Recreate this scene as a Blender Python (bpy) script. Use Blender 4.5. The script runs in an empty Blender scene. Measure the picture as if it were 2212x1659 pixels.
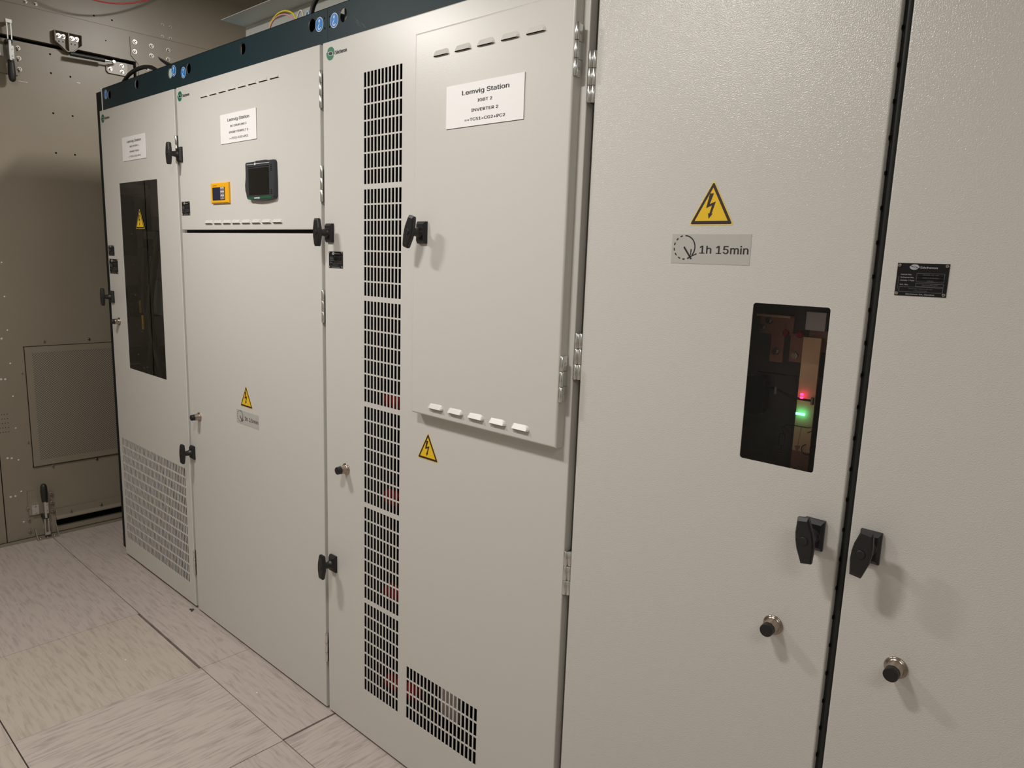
import bpy, math, random
from mathutils import Vector, Matrix
C = bpy.context.scene.collection
PI = math.pi
random.seed(7)

# ---------------------------------------------------------------- camera
FPX = 1558.1185
cam_d = bpy.data.cameras.new('camera'); cam = bpy.data.objects.new('camera', cam_d); C.objects.link(cam)
cam_d.sensor_fit = 'HORIZONTAL'; cam_d.sensor_width = 36.0; cam_d.lens = 36.0 * FPX / 2212
cam_d.clip_start = 0.02
_r = Vector((0.73837325, 0.67353272, 0.03403847)); _u = Vector((-0.1398367, 0.1035323, 0.98474705)); _f = Vector((-0.65973529, 0.73187071, -0.17063007))
cam.matrix_world = Matrix(((_r.x, _u.x, -_f.x, 0.0), (_r.y, _u.y, -_f.y, -1.28), (_r.z, _u.z, -_f.z, 1.556), (0, 0, 0, 1)))
bpy.context.scene.camera = cam
# ---------------------------------------------------------------- world, light, exposure
sc = bpy.context.scene
sc.view_settings.view_transform = 'Standard'; sc.view_settings.look = 'None'
sc.view_settings.gamma = 1.0; sc.view_settings.use_curve_mapping = False
sc.view_settings.exposure = 0.02
w = bpy.data.worlds.new('world'); sc.world = w; w.use_nodes = True
w.node_tree.nodes['Background'].inputs[0].default_value = (1.0, 0.93, 0.84, 1); w.node_tree.nodes['Background'].inputs[1].default_value = 0.02
LAMPS = [(-1.16, -1.06, 2.56, 18.0), (-2.58, -0.98, 2.57, 25.0), (-2.95, 0.62, 2.96, 34.0), (1.15, -1.75, 2.86, 14.0)]     # x, y, z, watts: the hung fittings, the last one an added soft fill
LAMP_COL = (1.0, 0.965, 0.925)
LAMP_SIZE = [(0.28, 0.12), (0.30, 0.12), (0.42, 0.14), (1.20, 0.60)]
ZC = 3.10                                                          # ceiling height
XW = -4.30                                                         # end wall


# ---------------------------------------------------------------- materials
def mat(name, col, rough=0.5, metal=0.0, bump=None, spec=0.5, emis=None, estr=0.0, var=None, coat=0.0):
    m = bpy.data.materials.new(name); m.use_nodes = True; nt = m.node_tree; b = nt.nodes['Principled BSDF']
    b.inputs['Base Color'].default_value = (*col, 1); b.inputs['Roughness'].default_value = rough
    b.inputs['Metallic'].default_value = metal; b.inputs['Specular IOR Level'].default_value = spec
    b.inputs['Coat Weight'].default_value = coat
    if emis:
        b.inputs['Emission Color'].default_value = (*emis, 1); b.inputs['Emission Strength'].default_value = estr
    tc = None
    if bump or var:
        tc = nt.nodes.new('ShaderNodeNewGeometry')
    if var:                                                        # (scale, amount): gentle wear mottling of the colour itself
        n = nt.nodes.new('ShaderNodeTexNoise'); n.inputs['Scale'].default_value = var[0]; n.inputs['Detail'].default_value = 3
        nt.links.new(tc.outputs['Position'], n.inputs['Vector'])
        r = nt.nodes.new('ShaderNodeValToRGB')
        r.color_ramp.elements[0].position = 0.3; r.color_ramp.elements[1].position = 0.7
        r.color_ramp.elements[0].color = (*[c * (1 - var[1]) for c in col], 1); r.color_ramp.elements[1].color = (*[min(1, c * (1 + var[1])) for c in col], 1)
        nt.links.new(n.outputs['Fac'], r.inputs['Fac']); nt.links.new(r.outputs['Color'], b.inputs['Base Color'])
    if bump:                                                       # (scale, strength, distance): orange-peel paint
        n = nt.nodes.new('ShaderNodeTexNoise'); n.inputs['Scale'].default_value = bump[0]; n.inputs['Detail'].default_value = 1.5
        nt.links.new(tc.outputs['Position'], n.inputs['Vector'])
        bp = nt.nodes.new('ShaderNodeBump'); bp.inputs['Strength'].default_value = bump[1]; bp.inputs['Distance'].default_value = bump[2]
        nt.links.new(n.outputs['Fac'], bp.inputs['Height']); nt.links.new(bp.outputs['Normal'], b.inputs['Normal'])
    return m


M = {}
M['paint'] = mat('light_grey_fine_paint', (0.615, 0.60, 0.562), 0.34, bump=(420, 0.10, 0.0010))
M['peel'] = mat('light_grey_orange_peel_paint', (0.615, 0.60, 0.562), 0.23, bump=(470, 0.60, 0.0012))
M['sidedark'] = mat('near_black_side_paint', (0.010, 0.013, 0.014), 0.6, spec=0.15)
M['frame'] = mat('grey_frame_paint', (0.30, 0.28, 0.25), 0.5)
M['teal'] = mat('dark_teal_paint', (0.010, 0.027, 0.034), 0.5, bump=(400, 0.1, 0.001), spec=0.22)
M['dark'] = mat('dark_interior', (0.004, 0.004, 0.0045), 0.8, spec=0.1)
M['inner'] = mat('grey_interior_plate', (0.46, 0.43, 0.42), 0.6)
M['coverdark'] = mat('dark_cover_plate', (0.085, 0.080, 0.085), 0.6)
M['innerlt'] = mat('pale_interior_plate', (0.66, 0.62, 0.60), 0.55)
M['innergreen'] = mat('green_grey_box', (0.16, 0.21, 0.19), 0.5)
M['black'] = mat('black_plastic', (0.009, 0.009, 0.010), 0.42)
M['hdark'] = mat('charcoal_plastic', (0.030, 0.032, 0.037), 0.48)
M['rubber'] = mat('black_rubber', (0.014, 0.015, 0.014), 0.5)
M['chrome'] = mat('zinc_plated_steel', (0.72, 0.73, 0.71), 0.26, 1.0)
M['nickel'] = mat('brushed_nickel', (0.42, 0.36, 0.30), 0.24, 1.0)
M['steel'] = mat('bolt_steel', (0.50, 0.46, 0.42), 0.3, 1.0)
M['white'] = mat('white_label', (0.86, 0.85, 0.84), 0.45)
M['ink'] = mat('black_ink', (0.012, 0.011, 0.012), 0.6)
M['brown'] = mat('brown_black_ink', (0.030, 0.012, 0.014), 0.5)
M['yellow'] = mat('warning_yellow', (0.80, 0.52, 0.015), 0.45)
M['yellowedge'] = mat('pale_yellow_border', (0.80, 0.60, 0.10), 0.5)
M['orange'] = mat('amber_plastic', (0.86, 0.42, 0.004), 0.38)
M['green'] = mat('logo_green', (0.005, 0.16, 0.085), 0.5)
M['hmigreen'] = mat('green_stripe', (0.008, 0.10, 0.035), 0.45)
M['blue'] = mat('sign_blue', (0.01, 0.20, 0.62), 0.4)
M['signwhite'] = mat('sign_white', (0.80, 0.85, 0.90), 0.4)
M['plate'] = mat('black_anodised_plate', (0.006, 0.006, 0.007), 0.55, spec=0.25)
M['plateink'] = mat('engraved_silver', (0.42, 0.42, 0.42), 0.5)
M['platedim'] = mat('stamped_grey', (0.17, 0.17, 0.17), 0.5)
M['screen'] = mat('switched_off_screen', (0.006, 0.006, 0.006), 0.12)
M['lcd'] = mat('blue_black_display', (0.012, 0.016, 0.045), 0.3)
M['keypad'] = mat('grey_keypad', (0.30, 0.28, 0.29), 0.5)
M['red'] = mat('red_insulator', (0.26, 0.006, 0.006), 0.6, spec=0.2)
M['redwire'] = mat('red_cable_sheath', (0.42, 0.012, 0.018), 0.4)
M['copper'] = mat('copper_bar', (0.90, 0.58, 0.36), 0.5)
M['copperdk'] = mat('dull_copper_plate', (0.42, 0.20, 0.15), 0.5)
M['fold'] = mat('grey_painted_duct', (0.70, 0.71, 0.66), 0.5)
M['wall'] = mat('olive_grey_wall_paint', (0.235, 0.200, 0.148), 0.40, var=(2.2, 0.05), bump=(60, 0.05, 0.001))
M['wallplate'] = mat('olive_grey_plate_paint', (0.230, 0.196, 0.146), 0.40)
M['gap'] = mat('black_gap', (0.004, 0.004, 0.004), 0.8, spec=0.1)
M['ceiling'] = mat('off_white_ceiling', (0.62, 0.59, 0.54), 0.7)
M['wallback'] = mat('grey_wall', (0.52, 0.49, 0.44), 0.6)
M['pink'] = mat('pink_wire', (0.75, 0.35, 0.40), 0.4)
M['ywire'] = mat('yellow_wire', (0.80, 0.66, 0.02), 0.4)
M['wwire'] = mat('white_wire', (0.75, 0.68, 0.62), 0.4)
M['bwire'] = mat('pale_blue_wire', (0.45, 0.62, 0.78), 0.4)
M['lens'] = mat('lamp_diffuser', (0.9, 0.9, 0.9), 0.5, emis=LAMP_COL, estr=2.0)
M['ledr'] = mat('lit_red_led', (0.4, 0.0, 0.05), 0.4, emis=(1.0, 0.03, 0.16), estr=5.0)
M['ledg'] = mat('lit_green_led', (0.0, 0.4, 0.1), 0.4, emis=(0.10, 1.0, 0.42), estr=7.0)
M['filter'] = mat('grey_filter_mat', (0.028, 0.025, 0.023), 0.9, var=(9, 0.6))
M['shine'] = mat('bare_cut_edge', (0.75, 0.74, 0.72), 0.4)
M['stickclear'] = mat('greyed_clear_film', (0.475, 0.465, 0.435), 0.30)
M['railedge'] = mat('bare_rail_edge', (0.45, 0.45, 0.44), 0.3, 0.6)
M['dust'] = mat('dust_smudge', (0.06, 0.09, 0.10), 0.6)


def glass_mat(name, tint, refl):
    m = bpy.data.materials.new(name); m.use_nodes = True; nt = m.node_tree; nt.nodes.clear()
    o = nt.nodes.new('ShaderNodeOutputMaterial'); mx = nt.nodes.new('ShaderNodeMixShader')
    t = nt.nodes.new('ShaderNodeBsdfTransparent'); t.inputs[0].default_value = (*tint, 1)
    g = nt.nodes.new('ShaderNodeBsdfGlossy'); g.inputs['Roughness'].default_value = 0.015; g.inputs[0].default_value = (1, 1, 1, 1)
    f = nt.nodes.new('ShaderNodeFresnel'); f.inputs[0].default_value = refl
    nt.links.new(f.outputs[0], mx.inputs[0]); nt.links.new(t.outputs[0], mx.inputs[1]); nt.links.new(g.outputs[0], mx.inputs[2]); nt.links.new(mx.outputs[0], o.inputs[0])
    return m


M['glass'] = glass_mat('tinted_window', (0.95, 0.93, 0.93), 1.34)
_m = bpy.data.materials.new('clear_pane_back'); _m.use_nodes = True; _m.node_tree.nodes.clear()
_o = _m.node_tree.nodes.new('ShaderNodeOutputMaterial'); _t = _m.node_tree.nodes.new('ShaderNodeBsdfTransparent'); _m.node_tree.links.new(_t.outputs[0], _o.inputs[0])
M['clear'] = _m


def mesh_mat():
    """perforated sheet: staggered rows of small round holes, in the sheet's own metres"""
    m = bpy.data.materials.new('perforated_olive_sheet'); m.use_nodes = True; nt = m.node_tree; b = nt.nodes['Principled BSDF']
    b.inputs['Roughness'].default_value = 0.45
    g = nt.nodes.new('ShaderNodeNewGeometry'); s = nt.nodes.new('ShaderNodeSeparateXYZ'); nt.links.new(g.outputs['Position'], s.inputs[0])

    def mth(op, a, bb):
        n = nt.nodes.new('ShaderNodeMath'); n.operation = op
        for i, v in enumerate((a, bb)):
            if v is None: continue
            if isinstance(v, (int, float)): n.inputs[i].default_value = v
            else: nt.links.new(v, n.inputs[i])
        return n.outputs[0]
    k = 2 * PI / 0.0125
    a = mth('SINE', mth('MULTIPLY', mth('ADD', s.outputs['Y'], s.outputs['Z']), k), None)
    c = mth('SINE', mth('MULTIPLY', mth('SUBTRACT', s.outputs['Y'], s.outputs['Z']), k), None)
    p = mth('MULTIPLY', a, c)
    st = mth('GREATER_THAN', mth('ADD', a, c), 0.35)
    mix = nt.nodes.new('ShaderNodeMix'); mix.data_type = 'RGBA'
    mix.inputs[6].default_value = (0.125, 0.105, 0.078, 1); mix.inputs[7].default_value = (0.32, 0.28, 0.22, 1)
    nt.links.new(st, mix.inputs[0]); nt.links.new(mix.outputs[2], b.inputs['Base Color'])
    return m


M['mesh'] = mesh_mat()


def floor_mat(name, along_x, base, dark):
    m = bpy.data.materials.new(name); m.use_nodes = True; nt = m.node_tree; b = nt.nodes['Principled BSDF']
    b.inputs['Roughness'].default_value = 0.42; b.inputs['Specular IOR Level'].default_value = 0.35
    g = nt.nodes.new('ShaderNodeNewGeometry'); mp = nt.nodes.new('ShaderNodeMapping')
    mp.inputs['Rotation'].default_value = (0, 0, 0.10 if along_x else -0.05)
    mp.inputs['Scale'].default_value = (9, 80, 1) if along_x else (92, 8, 1)
    nt.links.new(g.outputs['Position'], mp.inputs['Vector'])
    n = nt.nodes.new('ShaderNodeTexNoise'); n.inputs['Scale'].default_value = 1.0; n.inputs['Detail'].default_value = 5; n.inputs['Roughness'].default_value = 0.62; n.inputs['Distortion'].default_value = 0.5
    nt.links.new(mp.outputs[0], n.inputs['Vector'])
    r = nt.nodes.new('ShaderNodeValToRGB'); e = r.color_ramp.elements
    e[0].position = 0.33; e[0].color = (*dark, 1); e[1].position = 0.53; e[1].color = (*base, 1)
    nt.links.new(n.outputs['Fac'], r.inputs['Fac']); nt.links.new(r.outputs['Color'], b.inputs['Base Color'])
    return m


M['fl_x1'] = floor_mat('marbled_vinyl_grain_along', True, (0.49, 0.425, 0.385), (0.37, 0.315, 0.285))
M['fl_x2'] = floor_mat('marbled_vinyl_grain_along_yellowed', True, (0.49, 0.43, 0.37), (0.38, 0.33, 0.28))
M['fl_y1'] = floor_mat('marbled_vinyl_grain_across', False, (0.51, 0.44, 0.40), (0.35, 0.30, 0.27))


# Blender's own interface font where it is present, else its built-in one
FONT = None
try:
    import os
    _p = os.path.join(bpy.utils.system_resource('DATAFILES'), 'fonts', 'Inter.woff2')
    if os.path.exists(_p): FONT = bpy.data.fonts.load(_p)
except Exception:
    FONT = None


# ---------------------------------------------------------------- mesh builder
class MB:
    def __init__(s): s.v = []; s.f = []; s.fm = []; s.sm = []; s.mats = []; s.T = None
    def mi(s, m):
        m = M[m] if isinstance(m, str) else m
        if m not in s.mats: s.mats.append(m)
        return s.mats.index(m)
    def add(s, vs, fs, m, smooth=False):
        k = len(s.v); i = s.mi(m)
        for p in vs:
            p = Vector(p)
            s.v.append(s.T @ p if s.T else p)
        for q in fs: s.f.append([k + a for a in q]); s.fm.append(i); s.sm.append(smooth)
        return s
    def box(s, x0, x1, y0, y1, z0, z1, m):
        vs = [(x, y, z) for x in (x0, x1) for y in (y0, y1) for z in (z0, z1)]
        return s.add(vs, [(0, 1, 3, 2), (4, 6, 7, 5), (0, 4, 5, 1), (2, 3, 7, 6), (0, 2, 6, 4), (1, 5, 7, 3)], m)
    def bbox(s, x0, x1, y0, y1, z0, z1, m, r=0.003):
        """box whose front (low y) rim is chamfered"""
        vs = [(x0, y1, z0), (x1, y1, z0), (x1, y1, z1), (x0, y1, z1), (x0, y0 + r, z0), (x1, y0 + r, z0), (x1, y0 + r, z1), (x0, y0 + r, z1),
              (x0 + r, y0, z0 + r), (x1 - r, y0, z0 + r), (x1 - r, y0, z1 - r), (x0 + r, y0, z1 - r)]
        fs = [(3, 2, 1, 0), (8, 9, 10, 11)]
        for a in range(4):
            b = (a + 1) % 4
            fs += [(a, b, 4 + b, 4 + a), (4 + a, 4 + b, 8 + b, 8 + a)]
        return s.add(vs, fs, m)
    def pane(s, x0, x1, y0, y1, z0, z1):
        vs = [(x, y, z) for x in (x0, x1) for y in (y0, y1) for z in (z0, z1)]
        s.add(vs, [(0, 4, 5, 1)], 'glass')
        return s.add(vs, [(2, 3, 7, 6), (0, 1, 3, 2), (4, 6, 7, 5), (0, 2, 6, 4), (1, 5, 7, 3)], 'clear')
    def prism(s, pts, y0, y1, m):
        """outline pts (x,z) counter-clockwise seen from -y, from y0 (front) to y1"""
        n = len(pts)
        vs = [(x, y0, z) for x, z in pts] + [(x, y1, z) for x, z in pts]
        fs = [tuple(range(n)), tuple(reversed(range(n, 2 * n)))] + [(i, n + i, n + (i + 1) % n, (i + 1) % n) for i in range(n)]
        return s.add(vs, fs, m)
    def flat(s, pts, y, m): return s.prism(pts, y, y + 0.0004, m)
    def rev(s, c, prof, m, axis='y', n=28, smooth=True):
        """lathe: prof = [(radius, distance along axis)], from c"""
        vs = []; fs = []
        for r, d in prof:
            for k in range(n):
                a = 2 * PI * k / n; p, q = r * math.cos(a), r * math.sin(a)
                vs.append({'y': (c[0] + p, c[1] + d, c[2] + q), 'z': (c[0] + p, c[1] + q, c[2] + d), 'x': (c[0] + d, c[1] + p, c[2] + q)}[axis])
        for i in range(len(prof) - 1):
            for k in range(n): fs.append((i * n + k, i * n + (k + 1) % n, (i + 1) * n + (k + 1) % n, (i + 1) * n + k))
        s.add(vs, fs, m, smooth)
        return s.add([vs[k] for k in range(n)] + [vs[-n + k] for k in range(n)], [tuple(range(n)), tuple(range(2 * n - 1, n - 1, -1))], m)
    def tube(s, pts, r, m, n=10):
        pts = [Vector(p) for p in pts]; vs = []; fs = []
        up = Vector((0.13, 0.21, 1)).normalized()
        for i, p in enumerate(pts):
            d = (pts[min(i + 1, len(pts) - 1)] - pts[max(i - 1, 0)]).normalized()
            a = d.cross(up)
            if a.length < 1e-3: a = d.cross(Vector((1, 0, 0)))
            a.normalize(); b = d.cross(a)
            rr = r[i] if isinstance(r, (list, tuple)) else r
            vs += [p + (a * math.cos(2 * PI * k / n) + b * math.sin(2 * PI * k / n)) * rr for k in range(n)]
        for i in range(len(pts) - 1):
            for k in range(n): fs.append((i * n + k, i * n + (k + 1) % n, (i + 1) * n + (k + 1) % n, (i + 1) * n + k))
        s.add(vs, fs, m, True)
        return s.add(vs[:n] + vs[-n:], [tuple(range(n)), tuple(range(n, 2 * n))], m)
    def text(s, txt, cx, z, y, h, m, w=None, align='C', bold=0.0, rot=0.0):
        """lettering on a plane facing -y: capital height h, total width fitted to w"""
        cu = bpy.data.curves.new('t', 'FONT'); cu.body = txt
        if FONT: cu.font = FONT
        cu.resolution_u = 3; cu.size = 1.0; cu.resolution_u = 3; cu.offset = 0.0
        ob = bpy.data.objects.new('t', cu); C.objects.link(ob)
        bpy.context.view_layer.update()
        me = bpy.data.meshes.new_from_object(ob.evaluated_get(bpy.context.evaluated_depsgraph_get()))
        bpy.data.objects.remove(ob)
        if not me.vertices: return s
        xs = [v.co.x for v in me.vertices]; x0, x1 = min(xs), max(xs)
        kz = h / 0.729; kx = w / (x1 - x0) if w else kz * 0.93
        ox = {'C': -(x0 + x1) / 2, 'L': -x0, 'R': -x1}[align]
        ca, sa = math.cos(rot), math.sin(rot)
        vs = []
        for v in me.vertices:
            a, b = (v.co.x + ox) * kx, v.co.y * kz
            vs.append((cx + a * ca - b * sa, y, z + a * sa + b * ca))
        fs = [tuple(p.vertices) for p in me.polygons]
        s.add(vs, fs, m)
        if bold:                                                   # heavier strokes: the same letters once more on either side
            for d in (-1, 1):
                e = d * bold * h * 4.0
                s.add([(v[0] + e * ca, v[1] - .00004 * (d + 2), v[2] + e * sa) for v in vs], fs, m)
        bpy.data.meshes.remove(me)
        return s
    def build(s, name, parent=None, origin=None):
        if not s.v: return None
        if origin is None:
            lo = [min(v[i] for v in s.v) for i in range(3)]; hi = [max(v[i] for v in s.v) for i in range(3)]
            origin = Vector(((lo[0] + hi[0]) / 2, (lo[1] + hi[1]) / 2, lo[2]))
        origin = Vector(origin)
        me = bpy.data.meshes.new(name); me.from_pydata([v - origin for v in s.v], [], s.f)
        for m in s.mats: me.materials.append(m)
        me.polygons.foreach_set('material_index', s.fm); me.polygons.foreach_set('use_smooth', s.sm)
        me.update()
        o = bpy.data.objects.new(name, me); C.objects.link(o)
        WO[o.name] = origin
        if parent:
            o.parent = parent; o.location = origin - WO[parent.name]
        else: o.location = origin
        return o


WO = {}


def thing(name, label, cat, loc, group=None):
    o = bpy.data.objects.new(name, None); C.objects.link(o); o.empty_display_size = 0.1; o.location = loc; WO[o.name] = Vector(loc)
    o['label'] = label; o['category'] = cat
    if group: o['group'] = group
    return o


def tag(o, label, cat, group=None):
    o['label'] = label; o['category'] = cat
    if group: o['group'] = group
    return o


def lab(o, t): o['label'] = t; return o
def struct(o): o['kind'] = 'structure'; return o


def arc(cx, cz, r, a0, a1, n=10, rx=None):
    return [(cx + (rx or r) * math.cos(math.radians(a0 + (a1 - a0) * i / n)), cz + r * math.sin(math.radians(a0 + (a1 - a0) * i / n))) for i in range(n + 1)]


def stroke(b, pts, wd, y, m):
    """polyline of constant width as flat quads"""
    L, R = [], []
    for i, p in enumerate(pts):
        a = Vector(pts[max(i - 1, 0)]); c = Vector(pts[min(i + 1, len(pts) - 1)]); d = (c - a).normalized(); n = Vector((-d.y, d.x)) * wd / 2
        L.append((p[0] + n.x, p[1] + n.y)); R.append((p[0] - n.x, p[1] - n.y))
    for i in range(len(pts) - 1):
        b.add([(L[i][0], y, L[i][1]), (R[i][0], y, R[i][1]), (R[i + 1][0], y, R[i + 1][1]), (L[i + 1][0], y, L[i + 1][1])], [(0, 1, 2, 3)], m)


def rrect(x0, x1, z0, z1, r, n=5):
    return arc(x1 - r, z0 + r, r, -90, 0, n) + arc(x1 - r, z1 - r, r, 0, 90, n) + arc(x0 + r, z1 - r, r, 90, 180, n) + arc(x0 + r, z0 + r, r, 180, 270, n)


# ---------------------------------------------------------------- cabinet parts
def sheet(b, x0, x1, z0, z1, y, holes, m, t=0.002):
    """flat sheet facing -y with rectangular holes that have a real cut edge"""
    def uniq(a):
        a = sorted(a); o = [a[0]]
        for q in a[1:]:
            if q - o[-1] > 1e-6: o.append(q)
        return o
    xs = uniq([x0, x1] + [h[0] for h in holes] + [h[1] for h in holes]); zs = uniq([z0, z1] + [h[2] for h in holes] + [h[3] for h in holes])
    import bisect
    hole = set()
    for h in holes:
        i0 = bisect.bisect_left(xs, h[0] - 1e-6); i1 = bisect.bisect_left(xs, h[1] - 1e-6)
        j0 = bisect.bisect_left(zs, h[2] - 1e-6); j1 = bisect.bisect_left(zs, h[3] - 1e-6)
        for i in range(i0, i1):
            for j in range(j0, j1): hole.add((i, j))
    nz = len(zs); vs = [(x, y, z) for x in xs for z in zs]
    fs = [(i * nz + j, (i + 1) * nz + j, (i + 1) * nz + j + 1, i * nz + j + 1) for i in range(len(xs) - 1) for j in range(nz - 1) if (i, j) not in hole]
    b.add(vs, fs, m)
    for a, c, d, e in holes:
        q = [(a, d), (c, d), (c, e), (a, e)]
        vs = [(x, y, z) for x, z in q] + [(x, y + t, z) for x, z in q]
        b.add(vs, [(i, (i + 1) % 4, 4 + (i + 1) % 4, 4 + i) for i in range(4)], m)


def door_panel(name, parent, x0, x1, z0, z1, y=0.0, dep=0.024, holes=(), r=0.0028, m='paint', corner=None):
    b = MB()
    sheet(b, x0 + r, x1 - r, z0 + r, z1 - r, y, list(holes), m)
    def ring(o, yy): return [(x0 + o, yy, z0 + o), (x1 - o, yy, z0 + o), (x1 - o, yy, z1 - o), (x0 + o, yy, z1 - o)]
    rings = []
    for k in range(5):
        a = k / 4 * PI / 2; rings.append(ring(r * (1 - math.sin(a)), y + r * (1 - math.cos(a))))
    rings.append(ring(0, y + dep)); rings.append(ring(0.018, y + dep))
    for A, B in zip(rings, rings[1:]):
        b.add(A + B, [(i, (i + 1) % 4, 4 + (i + 1) % 4, 4 + i) for i in range(4)], m)
    if corner:                                                     # round the corners of the window cut-out
        for (a, c, d, e), rr in corner:
            for sx, sz, X, Z in ((1, 1, a, d), (-1, 1, c, d), (-1, -1, c, e), (1, -1, a, e)):
                pts = [(X, Z)] + [(X + sx * rr * (1 - math.cos(t)), Z + sz * rr * (1 - math.sin(t))) for t in [i * PI / 12 for i in range(7)]]
                if sx * sz > 0: pts = pts[::-1]
                b.prism(pts, y, y + 0.002, m)
    return b.build(name, parent)


def handle(parent, x, z, ang, y=0.0, base=(0.034, 0.056)):
    b = MB(); hx, hz = base[0] / 2, base[1] / 2
    # bevelled escutcheon
    o, i = 0.0, 0.006
    vs = [(x - hx, y, z - hz), (x + hx, y, z - hz), (x + hx, y, z + hz), (x - hx, y, z + hz)]
    v1 = [(a, y - 0.006, c) for a, _, c in vs]
    v2 = [(x - hx + 0.004, y - 0.013, z - hz + 0.007), (x + hx - 0.004, y - 0.013, z - hz + 0.007), (x + hx - 0.004, y - 0.013, z + hz - 0.007), (x - hx + 0.004, y - 0.013, z + hz - 0.007)]
    b.add(vs + v1 + v2, [(k, (k + 1) % 4, 4 + (k + 1) % 4, 4 + k) for k in range(4)] + [(4 + k, 4 + (k + 1) % 4, 8 + (k + 1) % 4, 8 + k) for k in range(4)] + [(8, 9, 10, 11)], 'black')
    b.rev((x, y, z), [(0.0135, -0.012), (0.0135, -0.018), (0.0118, -0.019), (0.0108, -0.026), (0.0098, -0.033), (0.0105, -0.040), (0.012, -0.044)], 'black')
    # T grip: long hexagonal bar, thinner towards its ends
    H = 0.041; W = 0.0155; w = 0.009
    out = [(-w, -H), (w, -H), (W * 0.95, -H * 0.35), (W, 0), (W * 0.95, H * 0.35), (w, H), (-w, H), (-W * 0.95, H * 0.35), (-W, 0), (-W * 0.95, -H * 0.35)]
    ca, sa = math.cos(math.radians(ang)), math.sin(math.radians(ang))
    def R(p, k=1.0): return (x + (p[0] * ca + p[1] * sa) * k, z + (-p[0] * sa + p[1] * ca) * k)
    n = len(out); L = []
    for k, yy in ((0.90, -0.040), (1.0, -0.043), (1.0, -0.050), (0.86, -0.0535)):
        L += [(R(p, k)[0], y + yy, R(p, k)[1]) for p in out]
    fs = [(a * n + k, a * n + (k + 1) % n, (a + 1) * n + (k + 1) % n, (a + 1) * n + k) for a in range(3) for k in range(n)]
    b.add(L, fs + [tuple(range(n)), tuple(range(4 * n - 1, 3 * n - 1, -1))], 'black')
    b.rev((x, y - 0.0535, z), [(0.0075, 0.0), (0.0075, -0.0012), (0.0066, -0.0018)], 'black')
    return b.build('handle', parent)


def key_lock(parent, x, z, y=0.0):
    b = MB()
    b.rev((x, y, z), [(0.0185, 0), (0.0188, -0.0022), (0.0172, -0.0036), (0.0145, -0.0042), (0.0135, -0.0075), (0.0132, -0.021), (0.0126, -0.0225)], 'nickel', n=36)
    b.rev((x, y, z), [(0.0117, -0.0222), (0.0120, -0.0234), (0.0120, -0.0335), (0.0112, -0.0350)], 'black', n=36)
    return b.build('key_lock', parent)


def hinge(parent, x, z0, z1, y=-0.001, r=0.0052):
    b = MB(); h = (z1 - z0) / 3
    for k in range(3):
        b.rev((x, y, z0 + k * h + 0.0006), [(r * .9, 0), (r, 0.0006), (r, h - 0.0018), (r * .9, h - 0.0012)], 'chrome', 'z', 16)
    b.box(x - 0.0008, x + 0.0008, y, y + 0.022, z0, z1, 'chrome')
    return b.build('hinge', parent)


def louver(parent, xa, xb, zb, hgt, dep, y=0.0, rounded=False):
    """pressed cowl: leans out towards its open lower edge"""
    b = MB(); e = 0.012 if rounded else 0.006; h = hgt
    if not rounded:
        T = [(xa + e, y, zb + h), (xb - e, y, zb + h)]; B = [(xa, y, zb), (xb, y, zb)]; F = [(xa + e * .6, y - dep, zb + 0.0015), (xb - e * .6, y - dep, zb + 0.0015)]
        b.add(T + B + F, [(0, 4, 5, 1), (0, 2, 4), (1, 5, 3)], 'paint')
        b.add([F[0], F[1], B[1], B[0]], [(0, 3, 2, 1)], 'gap')
    else:
        n = 9; outer = []; inner = []
        L = xb - xa
        for i in range(n):                                         # half-stadium outline
            t = i / (n - 1) * PI
            cx = (xa + e) if t > PI / 2 else (xb - e)
            outer.append((cx + e * math.cos(t), zb + h * math.sin(t)))
            inner.append((cx + e * .50 * math.cos(t), zb + h * .62 * math.sin(t)))
        b.add([(x, y, z) for x, z in outer] + [(x, y - dep * (1 - .62 * (z - zb) / (h * .62)), z) for x, z in inner],
              [(i, i + 1, n + i + 1, n + i) for i in range(n - 1)] + [tuple(range(n, 2 * n))], 'paint', False)
        b.add([(outer[0][0], y, zb), (outer[-1][0], y, zb), (inner[-1][0], y - dep, zb), (inner[0][0], y - dep, zb)], [(0, 1, 2, 3)], 'gap')
    return b.build('louver', parent)


LOGO_TOP = [(-0.36, 0.16), (-0.33, 0.30), (-0.24, 0.42), (-0.10, 0.49), (0.12, 0.50), (0.26, 0.44), (0.38, 0.30), (0.46, 0.12), (0.49, -0.08), (0.44, -0.14), (0.32, -0.14), (0.27, 0.02), (0.18, 0.14), (0.06, 0.17), (-0.20, 0.17)]


def logo_mark(b, cx, cz, wd, h, y, m1, m2):
    b.flat([(cx + p[0] * wd, cz + p[1] * h) for p in reversed(LOGO_TOP)], y, m1)
    b.flat([(cx - p[0] * wd, cz - p[1] * h) for p in reversed(LOGO_TOP)], y, m1)
    if m2: b.flat([(cx + p[0] * wd, cz + p[1] * h) for p in [(-0.12, -0.115), (0.20, -0.115), (0.23, -0.03), (0.12, 0.115), (-0.20, 0.115), (-0.23, 0.03)]], y, m2)


def brand(parent, x0, zc, xe, y=0.0, h=0.036):
    b = MB(); mk = 0.043
    logo_mark(b, x0 + mk / 2, zc, mk, h, y - 0.0005, 'green', 'ink')
    b.text('S\u00e9cheron', x0 + mk + 0.003, zc - 0.006, y - 0.0006, 0.0145, 'ink', w=xe - x0 - mk - 0.003, align='L', bold=0.01)
    return b.build('maker_logo', parent)


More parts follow.
